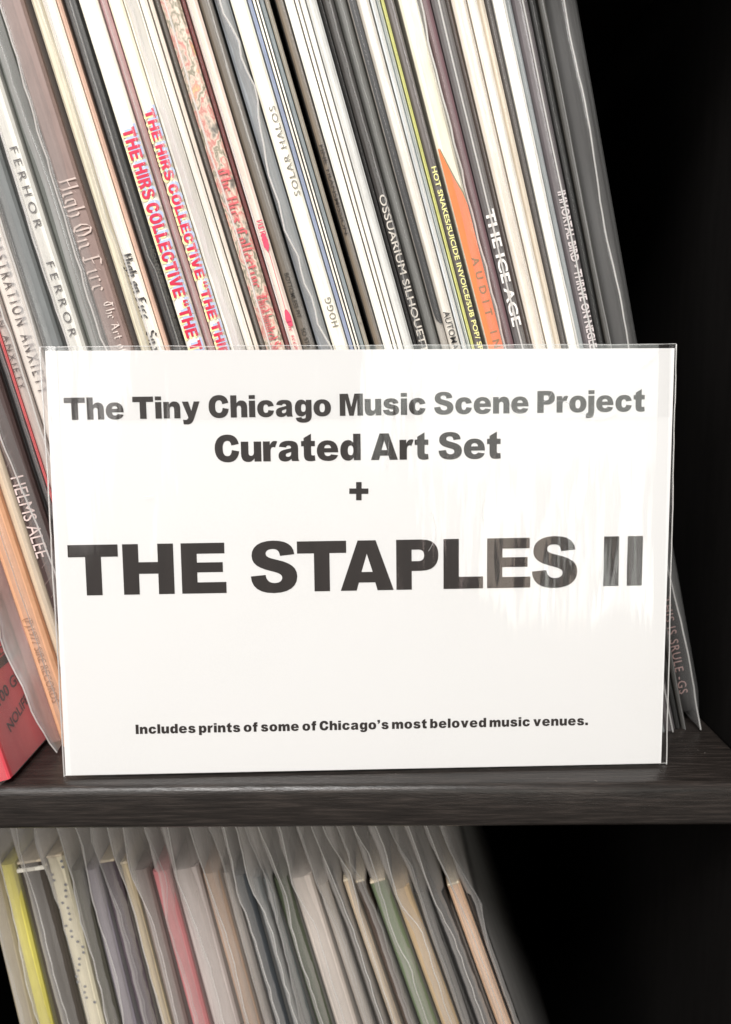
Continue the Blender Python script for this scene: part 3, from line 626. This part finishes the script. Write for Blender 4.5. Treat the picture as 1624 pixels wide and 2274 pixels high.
MG = gp.matrix_world.copy() if False else (Matrix.Translation(gp.location) @ Matrix.Rotation(-TH, 4, 'Y'))
face_p = MG @ Vector((GW, 0, 0)); face_n = (MG.to_3x3() @ Vector((1, 0, 0))).normalized(); MGi = MG.inverted()
def gface(x, y):
    p = MGi @ on_plane(x, y, face_p, face_n); return p
def cc2(x, y): return (x*.2539, 1227+y*.2539)
def face_text(s, a, b, cap):
    pa, pb = gface(*cc2(*a)), gface(*cc2(*b))
    d = Vector((0, pb.y-pa.y, pb.z-pa.z)); L = d.length; d.normalize(); up = Vector((0, -d.z, d.y))
    me = letter_mesh(text_light(s, 2), L, lambda u, v, l: Vector((GW+.0003, pa.y, pa.z))+d*u+up*(v*cap))
    link('lettering', me, ink_mat((70, 24, 34)), gp)
face_text('100 GECS', (-8, 1345), (250, 1010), .0046)
face_text('NOLIFE', (88, 1575), (248, 1300), .0042)
# dark band and lattice artwork printed above the lettering
q = [gface(*cc2(*p)) for p in ((-60, 1110), (110, 880), (95, 830), (-60, 1035))]
yA, yB = q[0].y, .12
z0 = (q[0].z+q[1].z)/2; z1 = z0+.0035
link('band_print', mesh([(GW+.0002, .002, z0), (GW+.0002, .31, z0), (GW+.0002, .31, z1), (GW+.0002, .002, z1)], [(0, 1, 2, 3)]), ink_mat((60, 28, 34)), gp)
vs, fs = [], []
def strip(p, qq, wd):
    d = Vector((0, qq[0]-p[0], qq[1]-p[1])).normalized(); n_ = Vector((0, -d.z, d.y))*wd/2; k = len(vs)
    for P, sgn in ((p, 1), (qq, 1), (qq, -1), (p, -1)): vs.append(Vector((GW+.0003+(len(fs) % 7)*2e-6, P[0], P[1]))+n_*sgn)
    fs.append((k, k+1, k+2, k+3))
for i in range(34):
    y = .002+i*.0032
    strip((y, z1+.001), (y+.012, z1+.060), .0006)
for i in range(26): strip((.002, z1+.001+i*.0024), (.112, z1+.001+i*.0024), .0005)
me = mesh(vs, fs); link('lattice_print', me, ink_mat((80, 26, 36)), gp)

# ------------------------------------------------------------------ the card set in its clear bag
BLp, BRp = at_z(139, 1731, .0004), at_z(1486, 1703, .0004)
ax = (BRp-BLp); WB = ax.length; ax.normalize()
LEAN = R(3.6)
back_dir = Vector((0, 0, 1)).cross(ax).normalized()      # towards the back of the shelf
up = (Vector((0, 0, 1))*cos(LEAN)+back_dir*sin(LEAN)).normalized()
nrm = ax.cross(up).normalized()                          # faces the viewer
if nrm.y > 0: nrm = -nrm
inn = -nrm
pk = thing('card_pack', 'white card set with large black lettering sealed in a clear plastic bag', 'card set')
M3 = Matrix((ax, inn, up)).transposed(); pk.matrix_world = Matrix.Translation(BLp) @ M3.to_4x4()
MP = pk.matrix_world.copy(); MPi = MP.inverted()
def loc_card(x, y): return MPi @ on_plane(x, y, BLp, nrm)
TL, TR = loc_card(84, 771), loc_card(1508, 760)
HB = (TL.z+TR.z)/2
pBL, pBR, pTL, pTR = loc_card(149, 1726), loc_card(1477, 1697), loc_card(92, 780), loc_card(1499, 771)
px0 = (pBL.x+pTL.x)/2; px1 = (pBR.x+pTR.x)/2; px1 -= .0003; pz0 = (pBL.z+pBR.z)/2; pz1 = (pTL.z+pTR.z)/2
print('bag', WB, HB, 'paper', px0, px1, pz0, pz1, pBL, pTL, pBR, pTR, TL, TR)
PAPER = paper_mat()
yP = .0009
link('front_card', box_mesh(px0, px1, yP, yP+.0005, pz0, pz1, .0001, 1), PAPER, pk)
for i in range(5):
    dx, dz = random.uniform(-.0006, .0006), random.uniform(-.0004, .0003)
    link('art_print', box_mesh(px0+dx+.0006, px1+dx-.0002, yP+.0006+i*.0006, yP+.0011+i*.0006, pz0+.0004+dz*0, pz1+dz-.0002*i, .0001, 1), PAPER, pk)
INK = plain_dark('black_ink', (.015, .011, .010), .5)
def card_text(data, a, b, cap_px, name):
    pa, pb = loc_card(*a), loc_card(*b); d = Vector((pb.x-pa.x, 0, pb.z-pa.z)); L = d.length; d.normalize(); u_ = Vector((-d.z, 0, d.x))
    mid = ((a[0]+b[0])/2, (a[1]+b[1])/2); c1 = loc_card(*mid); c2 = loc_card(mid[0], mid[1]-cap_px); cap = (c2-c1).z
    me = letter_mesh(data, L, lambda u, v, l: Vector((pa.x, yP-.00012, pa.z))+d*u+u_*(v*cap))
    link(name, me, INK, pk)
card_text(text_heavy('THESTAPLESII', order=[0, 107, 222, 359, 452, 538, 650, 745, 833, 924, 1070, 1118]), (153.5, 1324), (1427.5, 1301), 111.5, 'headline')
card_text(text_heavy('The Tiny Chicago Music Scene Project', gap=8.5, space=33), (142, 932.5), (1434, 913), 49.0, 'title_line')
card_text(text_heavy('Curated Art Set', gap=7, space=33), (477, 1026), (1113.5, 1018), 59, 'title_line')
card_text(text_heavy('+'), (776, 1114), (818.5, 1114), 46, 'plus_sign')
card_text(text_heavy('Includes prints of some of Chicago,s most beloved music venues.', gap=13, space=24), (300.5, 1632), (1307.5, 1612), 20.6, 'caption_line')

def bag_film():
    """the bag's clear film: streaky vertical ripples that break up what it mirrors"""
    m = bpy.data.materials.new('clear_bag_film'); m.use_nodes = True; nt = m.node_tree; nt.nodes.clear()
    out = N(nt, 'ShaderNodeOutputMaterial'); tr = N(nt, 'ShaderNodeBsdfTransparent')
    gl = N(nt, 'ShaderNodeBsdfGlossy'); gl.inputs['Roughness'].default_value = .09
    a = noise(nt, mapped(nt, (75, 40, 11)), 1, 3, .5); b2 = noise(nt, mapped(nt, (22, 20, 9)), 1, 2, .5)
    mm = N(nt, 'ShaderNodeMath', operation='MULTIPLY_ADD'); mm.inputs[1].default_value = .35
    nt.links.new(a.outputs['Fac'], mm.inputs[0]); nt.links.new(b2.outputs['Fac'], mm.inputs[2])
    bp = N(nt, 'ShaderNodeBump'); bp.inputs['Strength'].default_value = 1.0; bp.inputs['Distance'].default_value = .0011
    nt.links.new(mm.outputs[0], bp.inputs['Height']); nt.links.new(bp.outputs[0], gl.inputs['Normal'])
    fa = fres(nt, .055, .7)
    m2 = N(nt, 'ShaderNodeMixShader'); nt.links.new(fa.outputs[0], m2.inputs[0])
    nt.links.new(tr.outputs[0], m2.inputs[1]); nt.links.new(gl.outputs[0], m2.inputs[2]); nt.links.new(m2.outputs[0], out.inputs[0])
    return m
BAG = bag_film()
rs = random.Random(11)
xL = lambda z: TL.x*z/HB; xR = lambda z: WB+(TR.x-WB)*z/HB
def front_sheet(z0, z1, yoff, nx=60, nz=40):
    vs, fs = [], []
    for i in range(nz+1):
        z = z0+(z1-z0)*i/nz
        for k in range(nx+1):
            t = k/nx; x = xL(z)+(xR(z)-xL(z))*t
            e = min(t, 1-t)*WB; f = min(1, e/.004)
            y = .0024*(1-f)+yoff*f+.00012*sin(x*90+z*40)*f+.00010*sin(x*230-z*60)*f
            vs.append((x, y, z))
    for i in range(nz):
        for k in range(nx):
            a = i*(nx+1)+k; fs.append((a, a+1, a+nx+2, a+nx+1))
    return mesh(vs, fs)
fb = link('clear_bag', front_sheet(0, HB, .0003), BAG, pk, smooth=True)
vs, fs = [], []
for i in range(21):
    z = HB*i/20; vs += [(xL(z), .0024, z), (xL(z)+.004, .0047, z), (xR(z)-.004, .0047, z), (xR(z), .0024, z)]
for i in range(20):
    for k in range(3): fs.append((i*4+k, i*4+k+1, i*4+k+5, i*4+k+4))
link('bag_back', mesh(vs, fs), BAG, pk, smooth=True)
link('bag_flap', front_sheet(HB-.0262, HB-.0002, -.0002, 60, 10), BAG, pk, smooth=True)
GLINT = film_mat('crease_glint', .30, .3, rough=.2, streak=.5, tint=(.95, .95, .94))  # pale film strips painted in for glints on the bag's wrinkles
rs = random.Random(8)
for (cx_, cy_, ln, an) in ((905, 800, 60, 70), (925, 880, 34, 78), (1010, 812, 40, 60), (1100, 860, 70, 75), (1150, 905, 46, -30), (1215, 880, 36, 50), (1240, 905, 60, 8), (955, 1180, 90, 86), (1075, 1130, 60, 88), (330, 1102, 20, 5), (860, 1010, 60, 84), (1440, 800, 44, 40), (1330, 915, 80, 4)):
    c0 = loc_card(cx_, cy_); Ln = ln*.00016; bend = rs.uniform(-.25, .25)*Ln; ca, sa = cos(R(an)), sin(R(an)); pts = []
    for i in range(11):
        t = i/10-.5; o_ = bend*(1-4*t*t); pts.append((c0.x+t*Ln*ca-o_*sa, -.0004, c0.z+t*Ln*sa+o_*ca))
    link('glint_strip', tube_mesh(pts, .00007, 5), GLINT, pk, smooth=True)
EDGE = film_mat('bag_edge_film', .75, .2, rough=.12, streak=.25, tint=(.93, .92, .9), gloss=.25)
wj = wob(.00012, 3)
link('bag_edge', tube_mesh([(xL(HB*i/40)+wj(HB*i/40*1.7)-.0001, .0024, HB*i/40) for i in range(41)], .00030), EDGE, pk, smooth=True)
link('bag_edge', tube_mesh([(xR(HB*i/40)+wj(HB*i/40*2.1+.1)+.0001, .0024, HB*i/40) for i in range(41)], .00026), EDGE, pk, smooth=True)
link('bag_edge', tube_mesh([(xL(0)+(xR(0)-xL(0))*i/40, .0022, .0004+abs(wj(i*.02))) for i in range(41)], .00018), SEAM_DIM, pk, smooth=True)
link('bag_edge', tube_mesh([(xL(HB)+(xR(HB)-xL(HB))*i/40, .0022, HB+wj(i*.013)) for i in range(41)], .00016), SEAM_DIM, pk, smooth=True)

# ------------------------------------------------------------------ lower compartment: records in open topped sleeves
LOWR = [ # left, right at photo height 1946; cover colour; label; lean; top drop
 (-40, 2, (150,140,120), 'grey record at the far left of the lower row', .13, 0),
 (3, 37, (206,196,96), 'bright yellow record in the lower row', .14, .001),
 (42, 106, (62,56,50), 'dark record with a crumpled white strip across its top in the lower row', .15, .001),
 (110, 152, (208,200,176), 'cream record with grey polka dots in the lower row', .15, -.001),
 (156, 186, (72,70,60), 'olive dark record beside the polka dotted one', .16, .003),
 (189, 222, (132,126,134), 'record with blue and red patches in a milky sleeve in the lower row', .16, .003),
 (227, 266, (80,70,78), 'deep purple record with a cream top edge in the lower row', .17, 0),
 (271, 294, (196,180,150), 'narrow cream topped record in the lower row', .18, .001),
 (298, 334, (120,108,104), 'taupe record under a kinked milky flap', .18, .003),
 (338, 378, (176,112,114), 'rose red record in the lower row', .19, .003),
 (383, 446, (170,160,156), 'pale record in the widest milky flap of the lower row', .2, .003),
 (449, 488, (160,136,118), 'brown orange record in the lower row', .21, .002),
 (491, 515, (150,142,136), 'thin pale grey record in the lower row', .22, .003),
 (518, 552, (52,56,60), 'blue black record in the lower row', .22, .003),
 (555, 577, (110,112,112), 'slim grey record between two dark ones in the lower row', .23, .003),
 (580, 600, (88,92,92), 'slim dark grey record in the lower row', .24, .003),
 (603, 638, (64,72,54), 'dark record with a green foot in the lower row', .25, .003),
 (642, 694, (186,176,168), 'whitish record in a bulging milky sleeve near the middle of the lower row', .26, .003),
 (697, 724, (150,142,134), 'stone grey record in the lower row', .28, .003),
 (727, 752, (80,76,72), 'charcoal record in the lower row', .29, .003),
 (756, 779, (206,186,160), 'sand coloured record in the lower row', .30, .001),
 (783, 810, (72,60,54), 'dark brown record with a pale torn top in the lower row', .31, 0),
 (814, 856, (106,118,92), 'moss green record in the lower row', .32, 0),
 (860, 902, (170,148,118), 'blurred beige record in the lower row', .33, .001),
 (905, 934, (60,58,56), 'dark record beside the beige one in the lower row', .33, .003),
 (937, 978, (46,45,45), 'black record in a thin kinked sleeve near the right end of the lower row', .34, .003),
 (984, 1018, (214,178,148), 'peach record at the right end of the lower row', .34, 0),
 (1022, 1040, (30,28,27), 'black record added right of the peach one to cover its lit side', .34, .004),  # added dark record, hides the lit cover face of its neighbour
]
xp = None
for i, (a, b, col, lab, k, drop) in enumerate(LOWR):
    Yf = .309+random.uniform(-.0015, .002)
    A, B = at_y(a, 1946, Yf), at_y(b, 1946, Yf); th = math.atan(k)
    w_ = (B.x-A.x)*cos(th)-.0005
    xb = A.x+(A.z-LOW)*k
    root = thing('vinyl_record', lab, 'record', (xb+.0002, Yf, LOW+.0002), (0, -th, 0), 'records packed in the lower compartment')
    H = .3135-drop
    link('jacket', jacket_mesh(w_, w_, H=H, D=.31), cover_mat(col, streak=.08), root)
    if i in (2, 3, 6, 7, 21, 22, 26, 20):
        link('top_edge', box_mesh(.0003, w_-.0003, -.0002, .28, H+.0001, H+.0012, .0003, 1), cover_mat((206, 192, 168), streak=.1), root)
    if i == 3:
        vs, fs = [], []; rs = random.Random(2)
        for n_ in range(26):
            cx, cz, rr = rs.uniform(.0008, w_-.0008), H-.002-n_*.0028, .0007
            q0 = len(vs); vs += [(cx+cos(t*.785)*rr, -.0002, cz+sin(t*.785)*rr) for t in range(8)]; fs.append(tuple(range(q0, q0+8)))
        link('dot_print', mesh(vs, fs), ink_mat((120, 120, 124)), root)
    if i == 2:
        link('paper_strip', box_mesh(-.0004, w_+.0004, -.0006, .002, H-.0035, H-.0018, .0002, 1), cover_mat((226, 222, 210)), root)
    rs = random.Random(100+i)
    bulge = rs.uniform(.002, .006); ph = rs.random()*6
    # sleeve with loose flap above the jacket
    nz = 70; HS = min(.351, (-.0172-LOW-.002)/cos(th))
    HS = HS-rs.uniform(0, .003)
    vs, fs, seam, rim = [], [], [], []; n = 7
    kf = rs.uniform(.25, .6)
    s1, s2 = rs.uniform(-.5, .5), rs.uniform(-1, 1)
    wd = kinks(rs.uniform(.0005, .0014), 300+i, rs.randint(5, 10), crinkle=.25)
    wl_ = kinks(.0007, 500+i, 9); wr_ = kinks(.0007, 700+i, 8)
    for q in range(nz+1):
        z = HS*q/nz
        f = max(0, (z-(H-.022))/(HS-H+.022))       # 0 below, 1 at rim
        xs = w_*(.5+.3*s1)+wd(z)*(1-f)+s2*.0045*(f/kf if f < kf else max(0, 1-(f-kf)/(1-kf)*1.6))-f*.002
        pr = bulge*(.45+.55*sin(z*40+ph)**2)
        L = -.0002+f*(.0012*s1)+f*f*.002*s2+wl_(z)*min(1, f*3); Rr = w_+.0002+f*(.002*s2)+f*f*.0022*s1+wr_(z)*min(1, f*3)
        if Rr < L+.0008: Rr = L+.0008
        row = [(L, .29), (L, .003), (L+(xs-L)*.5, -pr*.35), (xs, -pr), (xs+(Rr-xs)*.5, -pr*.35), (Rr, .003), (Rr, .29)]
        vs += [(x, y, z) for x, y in row]; seam.append((xs, -pr, z))
    for q in range(nz):
        for kk in range(n-1): fs.append((q*n+kk, q*n+kk+1, (q+1)*n+kk+1, (q+1)*n+kk))
    so = link('plastic_sleeve', mesh(vs, fs), FILM_FLAP, root, smooth=True)
    link('seam', seam_mesh(seam, .0005), SEAM if i % 3 else SEAM_DIM, so)
    rimp = [vs[nz*n+kk] for kk in range(1, 6)]
    link('rim', tube_mesh(rimp, .00018, 5), SEAM_DIM, so)

# ------------------------------------------------------------------ dust and lint on the black board
rs = random.Random(21); vs, fs = [], []
for i in range(130):
    x, y = rs.uniform(-.125, .14), rs.uniform(.268, .33); r_ = rs.choice([.00005, .00006, .00008, .00013]); a0 = rs.random()*6; l_ = r_*rs.choice([1, 1, 1.6, 4]); k = len(vs)
    for (u, v, z) in ((-l_, -r_, .00005), (l_, -r_, .00005), (l_, r_, .00005), (-l_, r_, .00005), (0, 0, r_)):
        vs.append((x+u*cos(a0)-v*sin(a0), y+u*sin(a0)+v*cos(a0), z))
    fs += [(k, k+1, k+4), (k+1, k+2, k+4), (k+2, k+3, k+4), (k+3, k, k+4)]
dm = link('dust', mesh(vs, fs), ink_mat((120, 114, 108), .9))
dm['kind'] = 'stuff'; dm['label'] = 'fine pale dust specks scattered on the black shelf board'; dm['category'] = 'dust'
